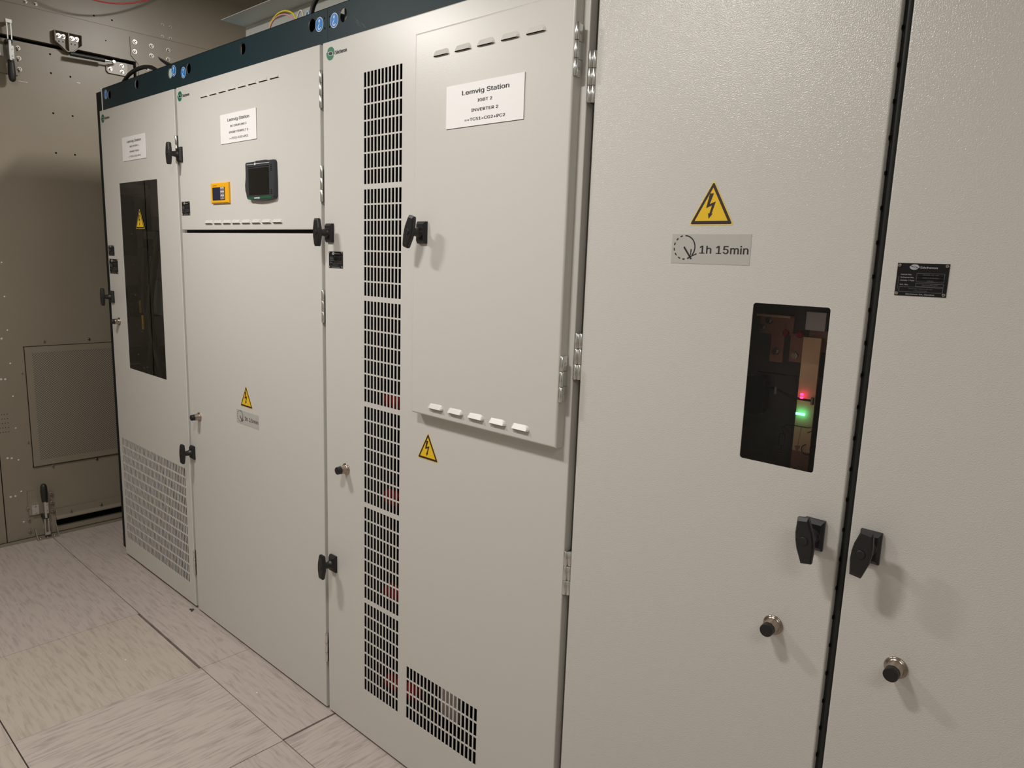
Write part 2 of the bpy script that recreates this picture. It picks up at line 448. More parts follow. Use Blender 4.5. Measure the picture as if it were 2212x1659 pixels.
def sign_plate(parent, x0, x1, z0, z1, lines, y=0.0):
    b = MB(); b.box(x0, x1, y - 0.0022, y, z0, z1, 'white'); b.box(x0, x1, y - 0.0008, y, z0 - 0.0006, z1, 'ink')
    W = x1 - x0; H = z1 - z0; cx = (x0 + x1) / 2 + W * 0.02
    for (t, zz, hh, ww) in lines:
        b.text(t, cx, z0 + H * zz, y - 0.0026, H * hh, 'ink', w=W * ww, bold=0.009)
    return b.build('label_plate', parent)


def warning(parent, cx, z0, wd, y=0.0):
    b = MB(); h = wd * 0.90
    def tri(k, r, yy, m):
        H = h * k; s = wd * k / 2; zz = z0 + h * 0.36 - H * 0.36
        c = [(cx - s, zz), (cx + s, zz), (cx, zz + H)]; ctr = Vector((cx, zz + H / 3)); pts = []
        for i in range(3):
            P = Vector(c[i]); A = (Vector(c[i - 1]) - P).normalized(); B = (Vector(c[(i + 1) % 3]) - P).normalized()
            q0, q1 = P + A * r * 1.6, P + B * r * 1.6
            for t in (0, .25, .5, .75, 1): pts.append(tuple(q0 * (1 - t) ** 2 + P * 2 * t * (1 - t) + q1 * t * t))
        b.flat(pts, yy, m)
    tri(1.0, wd * .045, y - 0.0005, 'yellowedge'); tri(0.93, wd * .03, y - 0.0008, 'brown'); tri(0.73, wd * .004, y - 0.0011, 'yellow')
    k = wd
    bolt = [(-0.075, 0.60), (-0.155, 0.315), (-0.02, 0.40), (-0.055, 0.205), (-0.095, 0.235), (-0.07, 0.10), (0.01, 0.215), (-0.028, 0.195), (0.055, 0.46), (-0.08, 0.385), (0.005, 0.60)]
    bolt = [(-0.065, 0.63), (0.02, 0.63), (-0.055, 0.42), (0.075, 0.47), (0.0, 0.225), (0.03, 0.235), (-0.055, 0.13), (-0.075, 0.245), (-0.045, 0.232), (0.0, 0.395), (-0.125, 0.345)]
    b.flat([(cx + p[0] * k, z0 + p[1] * k) for p in reversed(bolt)], y - 0.0014, 'brown')
    return b.build('warning_sticker', parent)


def timer_sticker(parent, x0, x1, z0, z1, y=0.0):
    b = MB(); W = x1 - x0; H = z1 - z0
    b.box(x0, x1, y - 0.0006, y, z0, z1, 'stickclear')
    cx = x0 + W * 0.172; cz = z0 + H * 0.55; r = H * 0.40; yy = y - 0.001
    stroke(b, arc(cx, cz, r, 88, -42, 18), 0.0023, yy, 'ink')
    for k in range(8):
        a = 104 + k * 26.5; stroke(b, arc(cx, cz, r, a, a + 13, 3), 0.0023, yy, 'ink')
    tip = (cx + r * math.cos(math.radians(-52)), cz + r * math.sin(math.radians(-52)))
    stroke(b, [(tip[0] + 0.013, tip[1] + 0.006), tip, (tip[0] + 0.001, tip[1] + 0.0145)], 0.0023, yy, 'ink')
    stroke(b, [(cx - 0.001, cz + 0.001), (cx + r * .72, cz - r * .98)], 0.0034, yy, 'ink')
    b.text('1h 15min', x0 + W * 0.375, z0 + H * 0.355, yy, H * 0.37, 'ink', w=W * 0.60, align='L', bold=0.004)
    return b.build('timer_sticker', parent)


def nameplate(parent, x0, x1, z0, z1, y=0.0, desc='COUPLING CUBICLE 825 VAC'):
    b = MB(); W = x1 - x0; H = z1 - z0; yy = y - 0.0014
    b.box(x0, x1, y - 0.001, y, z0, z1, 'plate')
    X = lambda u: x0 + W * u
    Z = lambda v: z0 + H * v
    logo_mark(b, X(.335), Z(.885), W * .20, H * .165, yy, 'plateink', None)
    b.flat([(X(.29), Z(.87)), (X(.37), Z(.87)), (X(.385), Z(.90)), (X(.30), Z(.90))], yy - .0002, 'plateink')
    b.text('S\u00e9cheron', X(.45), Z(.845), yy, H * .085, 'plateink', w=W * .33, align='L', bold=.01)
    rows = [('Serial No.', .635, '001539-02-401', .22), ('Scheme No.', .545, 'SG871878GEN', .27), ('Ann\u00e9e / Year', .455, '2020', .28), ('Art. No.', .325, 'SG874403R13407', .17)]
    for t, v, val, ww in rows:
        b.text(t, X(.085), Z(v), yy, H * .052, 'plateink', w=W * ww, align='L', bold=.008)
        b.text(val, X(.67), Z(v), yy, H * .045, 'platedim', w=W * min(.30, .03 * len(val)))
    def fr(u0, u1, v0, v1):
        for p in ([(X(u0), Z(v0)), (X(u1), Z(v0))], [(X(u1), Z(v0)), (X(u1), Z(v1))], [(X(u1), Z(v1)), (X(u0), Z(v1))], [(X(u0), Z(v1)), (X(u0), Z(v0))]):
            stroke(b, p, H * .008, yy, 'platedim')
    fr(.40, .93, .435, .52); fr(.40, .93, .52, .61); fr(.40, .93, .61, .70); fr(.40, .93, .30, .385); fr(.08, .93, .12, .275)
    b.text(desc, X(.50), Z(.205), yy, H * .043, 'platedim', w=W * .46)
    b.text('1200x1400x2200', X(.50), Z(.145), yy, H * .04, 'platedim', w=W * .26)
    b.text('S\u00e9cheron SA, Gen\u00e8ve', X(.50), Z(.035), yy, H * .055, 'plateink', w=W * .56, bold=.008)
    b.text('HSBT 45 P0001', X(.055), Z(.20), yy, W * .022, 'platedim', w=H * .40, align='L', rot=PI / 2)
    for u in (.045, .955):
        for v in (.07, .93):
            b.rev((X(u), y - .001, Z(v)), [(W * .036, 0), (W * .034, -.0012), (W * .024, -.0017)], 'steel', n=14)
            b.rev((X(u), y - .0027, Z(v)), [(W * .013, 0), (W * .012, -.0002)], 'ink', n=10)
    return b.build('nameplate', parent)


def lifting_sign(parent, x, z, y):
    b = MB(); r = 0.0205
    b.flat(arc(x, z, r, 0, 354, 36), y - .0004, 'signwhite'); b.flat(arc(x, z, r * .92, 0, 354, 36), y - .0007, 'blue')
    k = r; yy = y - .0011
    b.flat([(x - .07 * k, z + .20 * k), (x + .09 * k, z + .20 * k), (x + .09 * k, z + .42 * k), (x + .24 * k, z + .40 * k), (x + .02 * k, z + .76 * k), (x - .22 * k, z + .40 * k), (x - .07 * k, z + .42 * k)], yy, 'signwhite')
    stroke(b, [(x + .02 * k, z + .14 * k), (x + .02 * k, z + .02 * k), (x - .10 * k, z - .10 * k)] + arc(x + .02 * k, z - .38 * k, .30 * k, 130, 350, 12), .14 * k, yy, 'signwhite')
    return b.build('lifting_sign', parent)


def header(parent, x0, x1, holes, signs, z0=2.125, z1=2.2665, y=0.023, screws=(), backs=()):
    """top rail: folded plate with round lifting holes"""
    b = MB(); hs = sorted(holes); xs = [x0]
    R = 0.0195
    # plate in columns: a square block round each hole, solid between
    cur = x0
    def quad(a, c, d, e): b.add([(a, y, d), (c, y, d), (c, y, e), (a, y, e)], [(0, 1, 2, 3)], 'teal')
    for hx, hz in hs:
        rr = R; a, c = hx - rr * 1.3, hx + rr * 1.3
        quad(cur, a, z0, z1); cur = c
        n = 32; sq = []; ci = []
        for i in range(n):
            t = 2 * PI * i / n; co, si = math.cos(t), math.sin(t); mx = max(abs(co), abs(si)); sq.append((hx + co / mx * rr * 1.3, hz + si / mx * rr * 1.3)); ci.append((hx + co * rr, hz + si * rr))
        vs = [(p[0], y, p[1]) for p in sq] + [(p[0], y, p[1]) for p in ci] + [(p[0], y + .004, p[1]) for p in ci]
        b.add(vs, [(i, (i + 1) % n, n + (i + 1) % n, n + i) for i in range(n)], 'teal')
        b.add(vs, [(n + i, n + (i + 1) % n, 2 * n + (i + 1) % n, 2 * n + i) for i in range(n)], 'railedge')
        quad(a, c, z0, hz - rr * 1.3); quad(a, c, hz + rr * 1.3, z1)
    quad(cur, x1, z0, z1)
    b.box(x0, x1, y, y + .030, z1 - .0015, z1, 'teal'); b.box(x0, x0 + .002, y + .0002, y + .04, z0, z1, 'teal'); b.box(x1 - .002, x1, y + .0002, y + .04, z0, z1, 'teal')
    for sx, sz in screws: b.rev((sx, y, sz), [(.003, -.0003), (.002, -.0005)], 'gap', n=10)
    for a, c, mm_ in backs: b.box(a, c, y + .030, y + .034, 2.195, z1 - .002, mm_)
    o = b.build('top_rail', parent)
    for s_ in signs: lifting_sign(o, s_[0], s_[1], y)
    return o


def carcass(parent, x0, x1, z1=2.262, depth=1.20, y0=0.027, front=None, mm='frame', top=True):
    b = MB(); t = 0.002
    b.box(x0, x0 + t, y0, depth, 0.0, z1, 'teal'); b.box(x1 - t, x1, y0, depth, 0.0, z1, 'teal'); b.box(x0, x1, depth - t, depth, 0, z1, 'dark')
    b.box(x0 + t, x1 - t, y0 + .03, depth - t, 2.14, 2.142, 'teal') if top else None
    b.box(x0 + t, x1 - t, y0, depth - t, 0.0, 0.004, 'dark')
    # frame posts and rails behind the doors
    fw = 0.035
    for a, c in ((x0 + t, x0 + fw), (x1 - fw, x1 - t)): b.box(a, c, y0, y0 + .03, 0.004, 2.14, mm)
    b.box(x0 + fw, x1 - fw, y0, y0 + .03, 0.004, 0.05, mm); b.box(x0 + fw, x1 - fw, y0, y0 + .03, 2.10, 2.14, mm)
    b.box(x0 + fw, x0 + fw + .001, y0 + .03, depth - t, .004, 2.1, 'dark'); b.box(x1 - fw - .001, x1 - fw, y0 + .03, depth - t, .004, 2.1, 'dark')
    return b.build('carcass', parent)


DT = 2.161                                                          # top of the doors
# ================================================================ cabinet A: rectifier
A = thing('rectifier_cabinet', 'left end grey cabinet with a tall dark window above a slotted vent', 'cabinet', (-3.37, 0.55, 0))
carcass(A, -3.785, -2.965)
sp = MB(); sp.box(-3.895, -3.787, 0.034, 1.18, 0.0, 2.262, 'sidedark'); sp.box(-3.880, -3.802, 0.030, 0.034, 0.05, 2.235, 'sidedark'); sp.build('side_frame', A)
ed = MB(); ed.box(-3.7905, -3.7855, 0.020, 0.05, 2.150, 2.2665, 'fold'); ed.build('corner_edge_strip', A)
holesA = [(-3.5795, -3.1660, 0.989, 1.8315)]
cx0, cx1, cz0, cz1 = -3.731, -3.018, 0.104, 0.626
nc, nr = 45, 12; pc = (cx1 - cx0) / nc; prr = (cz1 - cz0 + .005) / nr
for i in range(nc):
    for j in range(nr):
        holesA.append((cx0 + i * pc + .0, cx0 + i * pc + pc * .64, cz0 + j * prr, cz0 + (j + 1) * prr - .0065))
dA = door_panel('door', A, -3.766, -2.9715, 0.012, DT, holes=holesA, corner=[(holesA[0], .004)])
g = MB(); g.pane(-3.60, -3.145, .0022, .0052, .970, 1.850); lab(g.build('window_pane', dA), 'dark tinted window pane')
f = MB(); f.box(cx0 - .01, cx1 + .01, .012, .016, cz0 - .01, cz1 + .01, 'filter'); lab(f.build('filter_mat', dA), 'dusty grey filter mat behind the slots')
brand(dA, -3.7505, 2.125, -3.6492)
LN = lambda a, wa, b_, wb: [('Lemvig Station', .735, .145, .60), (a, .535, .095, wa), (b_, .325, .095, wb), ('==TCS1=CG2+PC2', .12, .095, .52)]
sign_plate(dA, -3.5118, -3.257, 1.922, 2.022, LN('RECTIFIER 2', .36, 'ENSRETTER 2', .40))
warning(dA, -3.364, 1.630, 0.096)
nameplate(dA, -3.7560, -3.6825, 1.507, 1.5547, desc='RECTIFIER CUBICLE'); nameplate(dA, -3.7545, -3.6495, 1.4244, 1.492, desc='RECTIFIER CUBICLE')
handle(dA, -3.732, 1.314, 2); key_lock(dA, -3.6720, 1.202)
# what shows behind the pane
b = MB(); b.box(-3.74, -3.02, .42, .425, .7, 2.0, 'inner'); b.build('mounting_plate', A)
XS = -3.748
b = MB(); b.box(XS, XS + .004, .058, .30, .95, 1.95, 'inner'); b.box(XS + .004, XS + .010, .0585, .30, 1.214, 1.364, 'gap'); b.box(XS + .004, XS + .010, .0585, .30, .95, 1.064, 'gap')
b.box(XS + .004, XS + .008, .0585, .118, 1.51, 1.80, 'rubber'); b.box(XS + .004, XS + .008, .150, .196, 1.51, 1.78, 'rubber')
lab(b.build('inner_side_panel', A), 'dull grey and black panels inside the window')
b = MB(); b.box(XS + .004, XS + .016, .058, .185, 1.792, 1.845, 'innerlt'); b.box(XS + .004, XS + .014, .185, .215, 1.80, 1.83, 'innerlt'); b.build('latch_plate', A)
for y, z in ((.112, 1.825), (.085, 1.815), (.128, 1.800)):
    q = MB(); q.rev((XS + .016, y, z), [(.007, 0), (.0068, .004), (.005, .006)], 'steel', 'x', 12); q.build('bolt', A)
b = MB(); b.box(XS + .004, XS + .020, .196, .235, 1.70, 1.90, 'innerlt'); b.box(XS + .004, XS + .018, .123, .148, 1.546, 1.72, 'innerlt'); b.box(XS + .004, XS + .016, .152, .235, 1.590, 1.628, 'innerlt'); lab(b.build('busbar_support', A), 'pale upright strips inside the window')
b = MB(); b.box(XS + .004, XS + .03, .060, .10, .982, .986, 'white'); b.build('edge_strip', A)
for y in (.085, .115, .145):
    for z in (1.245, 1.285, 1.320):
        q = MB(); q.rev((XS + .010, y, z), [(.0035, 0), (.002, .0015)], 'steel', 'x', 8); q.build('screw', A)
b = MB(); b.bbox(-3.52, -3.25, .10, .19, 1.245, 1.405, 'innergreen'); lab(b.build('terminal_box', A), 'grey-green box seen through the window')
def wobble(P, n=14):
    out = []
    for i in range(n + 1):
        t = i / n * (len(P) - 1); k = min(int(t), len(P) - 2); u = t - k
        p0, p1, p2, p3 = Vector(P[max(k - 1, 0)]), Vector(P[k]), Vector(P[k + 1]), Vector(P[min(k + 2, len(P) - 1)])
        out.append(0.5 * ((2 * p1) + (-p0 + p2) * u + (2 * p0 - 5 * p1 + 4 * p2 - p3) * u * u + (-p0 + 3 * p1 - 3 * p2 + p3) * u ** 3))
    return out
for P, tg in (([(-3.56, .09, 1.55), (-3.60, .085, 1.30), (-3.57, .10, 1.15), (-3.62, .10, .93)], (-3.600, .080, 1.245, 1.305)), ([(-3.32, .06, 1.62), (-3.44, .06, 1.36), (-3.470, .06, 1.21), (-3.45, .08, 1.05), (-3.43, .10, .92)], (-3.470, .040, 1.18, 1.245))):
    b = MB(); b.tube(wobble(P), .016, 'rubber'); o = b.build('power_cable', A)
    t = MB(); t.box(tg[0] - .009, tg[0] + .009, tg[1] - .012, tg[1] - .008, tg[2], tg[3], 'yellow'); t.text('W12', tg[0] + .003, tg[2] + .02, tg[1] - .0125, .008, 'ink', rot=PI / 2); lab(t.build('cable_tag', o), 'yellow cable tag')
for z in (.27, 1.93):
    pass
hinge(A, -2.9635, .161, .273); hinge(A, -2.9635, 1.880, 1.987)
header(A, -3.785, -2.9635, [(-3.700, 2.229), (-3.384, 2.235), (-3.050, 2.233)], [(-3.742, 2.235), (-3.016, 2.237)], backs=[(-3.78, -3.30, 'dark'), (-3.09, -3.045, 'dark'), (-3.045, -2.97, 'innergreen')])

# ================================================================ cabinet B: DC coupling
B = thing('coupling_cabinet', 'grey cabinet with split doors, amber meter and black touch screen, second from the left', 'cabinet', (-2.46, 0.55, 0))
carcass(B, -2.962, -1.957)
dB1 = door_panel('upper_door', B, -2.950, -1.9660, 1.6255, DT)
dB2 = door_panel('lower_door', B, -2.950, -1.9660, 0.008, 1.6135)
b = MB(); b.box(-2.925, -1.98, .010, .028, 1.60, 1.64, 'gap'); lab(b.build('gap_strip', B), 'black strip between the two doors')  # plain black strip behind the slit between the doors
n = 8
for i in range(n):
    xa = -2.7426 + i * (-2.2500 + 2.7426) / (n - 1); louver(dB1, xa, xa + .056, 2.0995, .0135, .0045)
for i in range(n):
    xa = -2.7430 + i * (-2.2505 + 2.7430) / (n - 1); louver(dB1, xa, xa + .059, 1.6478, .0125, .0068)
brand(dB1, -2.9395, 2.1265, -2.8367)
sign_plate(dB1, -2.5950, -2.3428, 1.9245, 2.0238, LN('DC COUPLING 2', .45, 'ENSRETTERFELT 2', .53))
nameplate(dB1, -2.9395, -2.8700, 1.6812, 1.7338, desc='COUPLING CUBICLE 825 VDC')
handle(dB1, -2.930, 1.9125, 3)
# amber meter
def squeeze(xr, k): return Matrix.Translation((xr * (1 - k), 0, 0)) @ Matrix.Diagonal((k, 1, 1, 1))
b = MB(); b.T = squeeze(-2.540, .90); b.bbox(-2.6880, -2.5400, -.009, 0, 1.7195, 1.7925, 'orange', .003)
b.bbox(-2.6705, -2.5660, -.0105, -.008, 1.7300, 1.7760, 'brown', .001)
mt = b.build('insulation_meter', B); lab(mt, 'amber insulation meter with a small blue-black display')
b = MB(); b.T = squeeze(-2.540, .90); b.box(-2.6680, -2.6010, -.0112, -.0105, 1.7325, 1.7740, 'lcd'); b.box(-2.6000, -2.5685, -.0112, -.0105, 1.7325, 1.7740, 'keypad')
for k in range(3):
    for j in range(2):
        x = -2.5920 + j * .0155; z = 1.7395 + k * .0135
        b.rev((x, -.0112, z), [(.0034, 0), (.003, -.0008)], 'ink', n=12); b.box(x - .004, x + .004, -.0116, -.0112, z + .0045, z + .0085, 'white')
b.text('ISOMETER', -2.668, 1.7805, -.0094, .0042, 'brown', w=.034, align='L')
b.build('display_face', mt)
# touch screen
b = MB(); b.T = squeeze(-2.2157, .875)
out = [(-2.4195, 1.7265)] + [(-2.4195 + t * .197, 1.7265 - .0065 * math.sin(t * PI)) for t in [i / 10 for i in range(1, 10)]] + [(-2.2225, 1.7265), (-2.2170, 1.7330), (-2.2160, 1.780), (-2.2190, 1.844), (-2.2240, 1.8490), (-2.270, 1.8495), (-2.280, 1.8515), (-2.345, 1.8515), (-2.355, 1.8495), (-2.4240, 1.8490), (-2.4300, 1.844), (-2.4290, 1.815), (-2.4310, 1.795), (-2.4365, 1.775), (-2.4350, 1.755), (-2.4280, 1.744), (-2.4260, 1.735)]
mid = Vector((-2.325, 1.787)); 
def sh(k): return [(mid.x + (p[0] - mid.x) * k, mid.y + (p[1] - mid.y) * k) for p in out]
N = len(out); rings = [(1, 0.0), (1.0, -.009), (.975, -.014)]
vs = []
for k, yy in rings: vs += [(p[0], yy, p[1]) for p in sh(k)]
b.add(vs, [(a * N + i, a * N + (i + 1) % N, (a + 1) * N + (i + 1) % N, (a + 1) * N + i) for a in range(2) for i in range(N)] + [tuple(range(2 * N, 3 * N))], 'hdark')
for k in range(4): b.box(-2.239, -2.230, -.0146, -.014, 1.8140 + k * .0055, 1.8165 + k * .0055, 'gap')
for k in range(3): b.box(-2.239, -2.230, -.0146, -.014, 1.7400 + k * .0055, 1.7425 + k * .0055, 'gap')
for k in range(4): b.box(-2.4335, -2.4290, -.0095, -.004, 1.8135 + k * .0055, 1.8160 + k * .0055, 'gap')
hm = b.build('touch_screen', B); lab(hm, 'charcoal touch screen panel with a green stripe')
b = MB(); b.T = squeeze(-2.2157, .875); b.box(-2.4030, -2.2520, -.0148, -.014, 1.7395, 1.8265, 'screen'); b.box(-2.4030, -2.2490, -.0144, -.014, 1.8300, 1.8318, 'gap')
b.flat([(-2.412, 1.7260), (-2.236, 1.7275), (-2.236, 1.7350), (-2.412, 1.7325)], -.0146, 'hmigreen')
b.text('SEPCOS', -2.340, 1.7268, -.0156, .0068, 'signwhite', w=.040, bold=.03)
b.box(-2.415, -2.246, -.0146, -.0142, 1.8400, 1.8412, 'signwhite'); b.rev((-2.352, -.0142, 1.8406), [(.0046, 0), (.0044, -.0007)], 'signwhite', n=12)
b.text('RUN', -2.419, 1.8350, -.0148, .0030, 'hmigreen', w=.012, align='L')
b.build('screen_face', hm)
warning(dB2, -2.4673, .9830, 0.092)
timer_sticker(dB2, -2.5455, -2.3810, .9140, .9665)
key_lock(dB2, -2.8610, .8795); handle(dB2, -2.930, .716, 2)
for a, c in ((1.981, 2.088), (1.708, 1.8146), (1.3393, 1.4401), (.1818, .2857)): hinge(B, -1.9590, a, c)
header(B, -2.9625, -1.9575, [(-2.886, 2.2275), (-2.467, 2.233), (-2.041, 2.233)], [(-2.931, 2.219), (-2.000, 2.2275)], backs=[(-2.96, -2.90, 'dark'), (-2.90, -2.84, 'innergreen'), (-2.53, -2.40, 'dark'), (-2.11, -2.052, 'dark'), (-2.052, -2.01, 'fold')], screws=[(-1.972, 2.240), (-1.972, 2.212), (-2.950, 2.240), (-2.950, 2.212)])

# ================================================================ cabinet C: inverter
D3 = thing('inverter_cabinet', 'grey cabinet with a tall slotted vent column and a raised access door', 'cabinet', (-1.46, 0.55, 0))
carcass(D3, -1.957, -0.961)
groups = [(1.7535, 2.0530), (1.4430, 1.7345), (1.1190, 1.4180), (.8060, 1.1095), (.4830, .7905), (.1745, .4745)]
groups = [(2.0525 - k * (2.0525 - .4745) / 5 - .3010, 2.0525 - k * (2.0525 - .4745) / 5) for k in range(6)]
holesC = []
vx0, vx1 = -1.7485, -1.5800
pc = (vx1 - vx0 + .0045) / 11
for z0, z1 in groups:
    ph = (z1 - z0 + .0045) / 7
    for j in range(7):
        for i in range(11): holesC.append((vx0 + i * pc, vx0 + i * pc + pc - .0045, z0 + j * ph, z0 + j * ph + ph - .0045))
lx0, lx1 = -1.5397, -1.2410
pc2 = (lx1 - lx0 + .0045) / 19; lz0, lz1 = .1760, .3460; ph = (lz1 - lz0 + .0045) / 4
for j in range(4):
    for i in range(19): holesC.append((lx0 + i * pc2, lx0 + i * pc2 + pc2 - .0045, lz0 + j * ph, lz0 + j * ph + ph - .0045))
dC = door_panel('door', D3, -1.9492, -0.9710, .008, DT, holes=holesC)
brand(dC, -1.9305, 2.1265, -1.8288)
nameplate(dC, -1.9255, -1.8530, 1.5107, 1.5600, desc='INVERTER CUBICLE')
handle(dC, -1.916, 1.6150, 0); handle(dC, -1.9125, .5525, 2); key_lock(dC, -1.8420, .8890)
warning(dC, -1.4565, 1.0010, .087)
yf = -.028
dC2 = door_panel('access_door', D3, -1.4960, -0.9885, 1.1345, 2.1040, y=yf, dep=.028, r=.005)
for i in range(5):
    xa = -1.4255 + i * (-1.1225 + 1.4255) / 4; louver(dC2, xa, xa + .0575, 2.0385, .0140, .0060, yf, True)
for i in range(5):
    xa = -1.4240 + i * (-1.1250 + 1.4240) / 4; louver(dC2, xa, xa + .0575, 1.1600, .0125, .0085, yf, True)
sign_plate(dC2, -1.3738, -1.1205, 1.8633, 1.9620, LN('IGBT 2', .185, 'INVERTER 2', .345), yf)
handle(dC2, -1.4560, 1.6155, 17, yf)
for z0, z1 in ((1.9360, 2.0420), (1.2420, 1.3470)):
    b = MB(); h = (z1 - z0) / 3
    for k in range(3):
        b.rev((-.9845, yf + .004, z0 + k * h + .0006), [(.0045, 0), (.0052, .0006), (.0052, h - .0018), (.0045, h - .0012)], 'chrome', 'z', 16)
        b.box(-.9875, -.9855, yf + .004, yf + (.024 if k != 1 else .028), z0 + k * h + .0006, z0 + (k + 1) * h - .0006, 'chrome')
    b.box(-.9885, -.9872, yf - .0005, yf + .005, z0, z1, 'chrome')
    for k in (0, 2): b.rev((-.9855, yf + .017, z0 + (k + .5) * h), [(.0032, 0), (.0026, .0008)], 'steel', 'x', 10)
    b.build('hinge', dC2)
# seen through the slots: red insulators and a grey duct
for z, x in ((1.110, -1.765), (.800, -1.765), (.482, -1.760), (.165, -1.755), (.172, -1.665)):
    b = MB(); b.rev((x, .10, z), [(.014, 0), (.022, .004), (.024, .022), (.018, .030), (.024, .038), (.022, .066), (.014, .07)], 'red', 'x', 20); o = b.build('insulator', D3); lab(o, 'red insulator behind the slots')
b = MB(); b.box(-1.475, -1.400, .08, .10, .18, .60, 'innerlt'); b.build('cable_duct', D3)
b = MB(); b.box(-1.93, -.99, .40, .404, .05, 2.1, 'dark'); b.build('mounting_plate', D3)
header(D3, -1.9565, -.961, [(-1.879, 2.232), (-1.459, 2.233), (-1.04, 2.233)], [(-1.923, 2.225), (-.99, 2.227)], screws=[(-1.9465, 2.240), (-1.9465, 2.212)], backs=[(-1.915, -1.840, 'fold')])
b = MB(); r_ = random.Random(3)
for k in range(7):
    x = -1.83 + r_.random() * .045; z = 2.205 - (x + 1.83) * .5 + r_.random() * .02
    stroke(b, [(x, z), (x + .010, z - .008), (x + .014, z - .016)], .0010, .0227, 'dust')
b.build('dust_smear', D3)

# ================================================================ cabinet D/E: tall double door
E = thing('coupling_cubicle', 'large grey double-door cabinet nearest the camera, with a small tinted window', 'cabinet', (-0.36, 0.55, 0))
carcass(E, -.9595, .2430)
dd = MB(); 
hD = (-.5658, -.4281, 1.1995, 1.4925)
dD = door_panel('left_door', E, -.9503, -.3718, .008, DT, holes=[hD], corner=[(hD, .0055)], m='peel')
dE = door_panel('right_door', E, -.3552, .2330, .008, DT, m='peel')
for a, c in ((1.8845, 1.9881), (1.2945, 1.3989), (.7800, .8879)):
    hinge(E, -.9645, a, c, y=-.0005); hinge(E, -.9565, a, c, y=.004)
b = MB(); b.tube([(-.3635, .0185, .02), (-.3635, .0185, 2.15)], .0074, 'rubber', 12)
for k in range(38): b.box(-.3712, -.3690, .0105, .014, .06 + k * .055, .066 + k * .055, 'gap')
lab(b.build('door_gasket', E), 'black rubber gasket between the doors')
warning(dD, -.6630, 1.6315, .0925)
timer_sticker(dD, -.7425, -.5800, 1.5590, 1.6150)
handle(dD, -.4135, 1.0915, -9); handle(dE, -.3205, 1.0960, 8)
key_lock(dD, -.4700, .8945); key_lock(dE, -.2580, .8985)
nameplate(dE, -.3318, -.2588, 1.5200, 1.5710)
g = MB(); g.pane(-.580, -.414, .0022, .0052, 1.185, 1.507); lab(g.build('window_pane', dD), 'dark tinted window pane')
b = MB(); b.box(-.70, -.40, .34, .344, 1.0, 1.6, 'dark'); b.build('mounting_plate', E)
b = MB(); b.box(-.512, -.4785, .118, .124, 1.205, 1.428, 'copper'); b.box(-.512, -.4785, .118, .124, 1.10, 1.205, 'copperdk'); lab(b.build('busbar', E), 'upright copper bar behind the window')
b = MB(); b.box(-.614, -.545, .128, .150, 1.4605, 1.4645, 'copper'); b.box(-.614, -.545, .150, .154, 1.425, 1.4605, 'copperdk'); b.box(-.586, -.560, .146, .150, 1.37, 1.45, 'copperdk'); b.box(-.545, -.520, .140, .146, 1.375, 1.43, 'copperdk'); b.box(-.51, -.44, .14, .146, 1.40, 1.44, 'copperdk')
for x, z, y in ((-.594, 1.452, .146), (-.606, 1.437, .146), (-.573, 1.392, .144), (-.533, 1.388, .138)): b.rev((x, y, z), [(.008, 0), (.0072, -.004)], 'steel', n=6, smooth=False); b.rev((x, y - .004, z), [(.0048, 0), (.0044, -.005)], 'steel', n=12)
lab(b.build('copper_link', E), 'dull copper links with steel bolts')
b = MB(); b.box(-.510, -.4735, .116, .128, 1.442, 1.4765, 'innerlt'); lab(b.build('relay', E), 'pale square relay at the top right of the window')
b = MB()
for x in (-.541, -.514): b.rev((x, .105, 1.4335), [(.0065, 0), (.0068, -.003), (.0055, -.006)], 'red', n=16)
lab(b.build('push_button', E), 'two dark red round buttons')
b = MB(); b.prism(rrect(-.612, -.571, 1.266, 1.344, .014), .100, .125, 'black'); lab(b.build('black_block', E), 'long black rounded block')  # plain black rounded block at the left of the window
b = MB(); b.tube(wobble([(-.60, .108, 1.326), (-.553, .11, 1.322), (-.530, .108, 1.314), (-.505, .110, 1.309), (-.480, .108, 1.309)]), .0024, 'black', 8); b.box(-.481, -.477, .103, .110, 1.302, 1.316, 'keypad'); b.box(-.553, -.5495, .104, .108, 1.312, 1.326, 'keypad'); b.box(-.5865, -.583, .104, .108, 1.318, 1.328, 'keypad'); b.build('sensor_lead', E)
b = MB(); b.box(-.5035, -.4985, .108, .112, 1.3165, 1.3200, 'ledr'); b.box(-.5035, -.4985, .108, .112, 1.3105, 1.3140, 'ledr'); lab(b.build('red_indicator', E), 'pair of lit red indicator lights')
b = MB(); b.box(-.5085, -.5008, .108, .112, 1.2780, 1.2820, 'ledg'); b.box(-.4995, -.4920, .108, .112, 1.2780, 1.2820, 'ledg'); lab(b.build('green_indicator', E), 'pair of lit green indicator lights')
b = MB(); yy = .112
for P in ([(-.527, 1.253), (-.514, 1.255)], [(-.527, 1.253), (-.534, 1.243)], [(-.538, 1.247), (-.530, 1.250), (-.520, 1.240)], [(-.530, 1.243), (-.531, 1.234)], [(-.531, 1.211), (-.5315, 1.201)], [(-.540, 1.201), (-.523, 1.202)], [(-.537, 1.1965), (-.526, 1.197)], [(-.533, 1.1925), (-.529, 1.193)],
          [(-.537, 1.234), (-.526, 1.235)], [(-.526, 1.235), (-.527, 1.211)], [(-.527, 1.211), (-.537, 1.210)], [(-.537, 1.210), (-.537, 1.234)],
          [(-.485, 1.255), (-.476, 1.257), (-.476, 1.250), (-.484, 1.245)], [(-.514, 1.255), (-.485, 1.255)]): stroke(b, P, .0018, yy, 'ink')
stroke(b, [(-.498, 1.255), (-.502, 1.215)], .0012, .1175, 'copperdk'); b.flat([(-.508, 1.215), (-.502, 1.203), (-.496, 1.216)], .1170, 'copperdk')
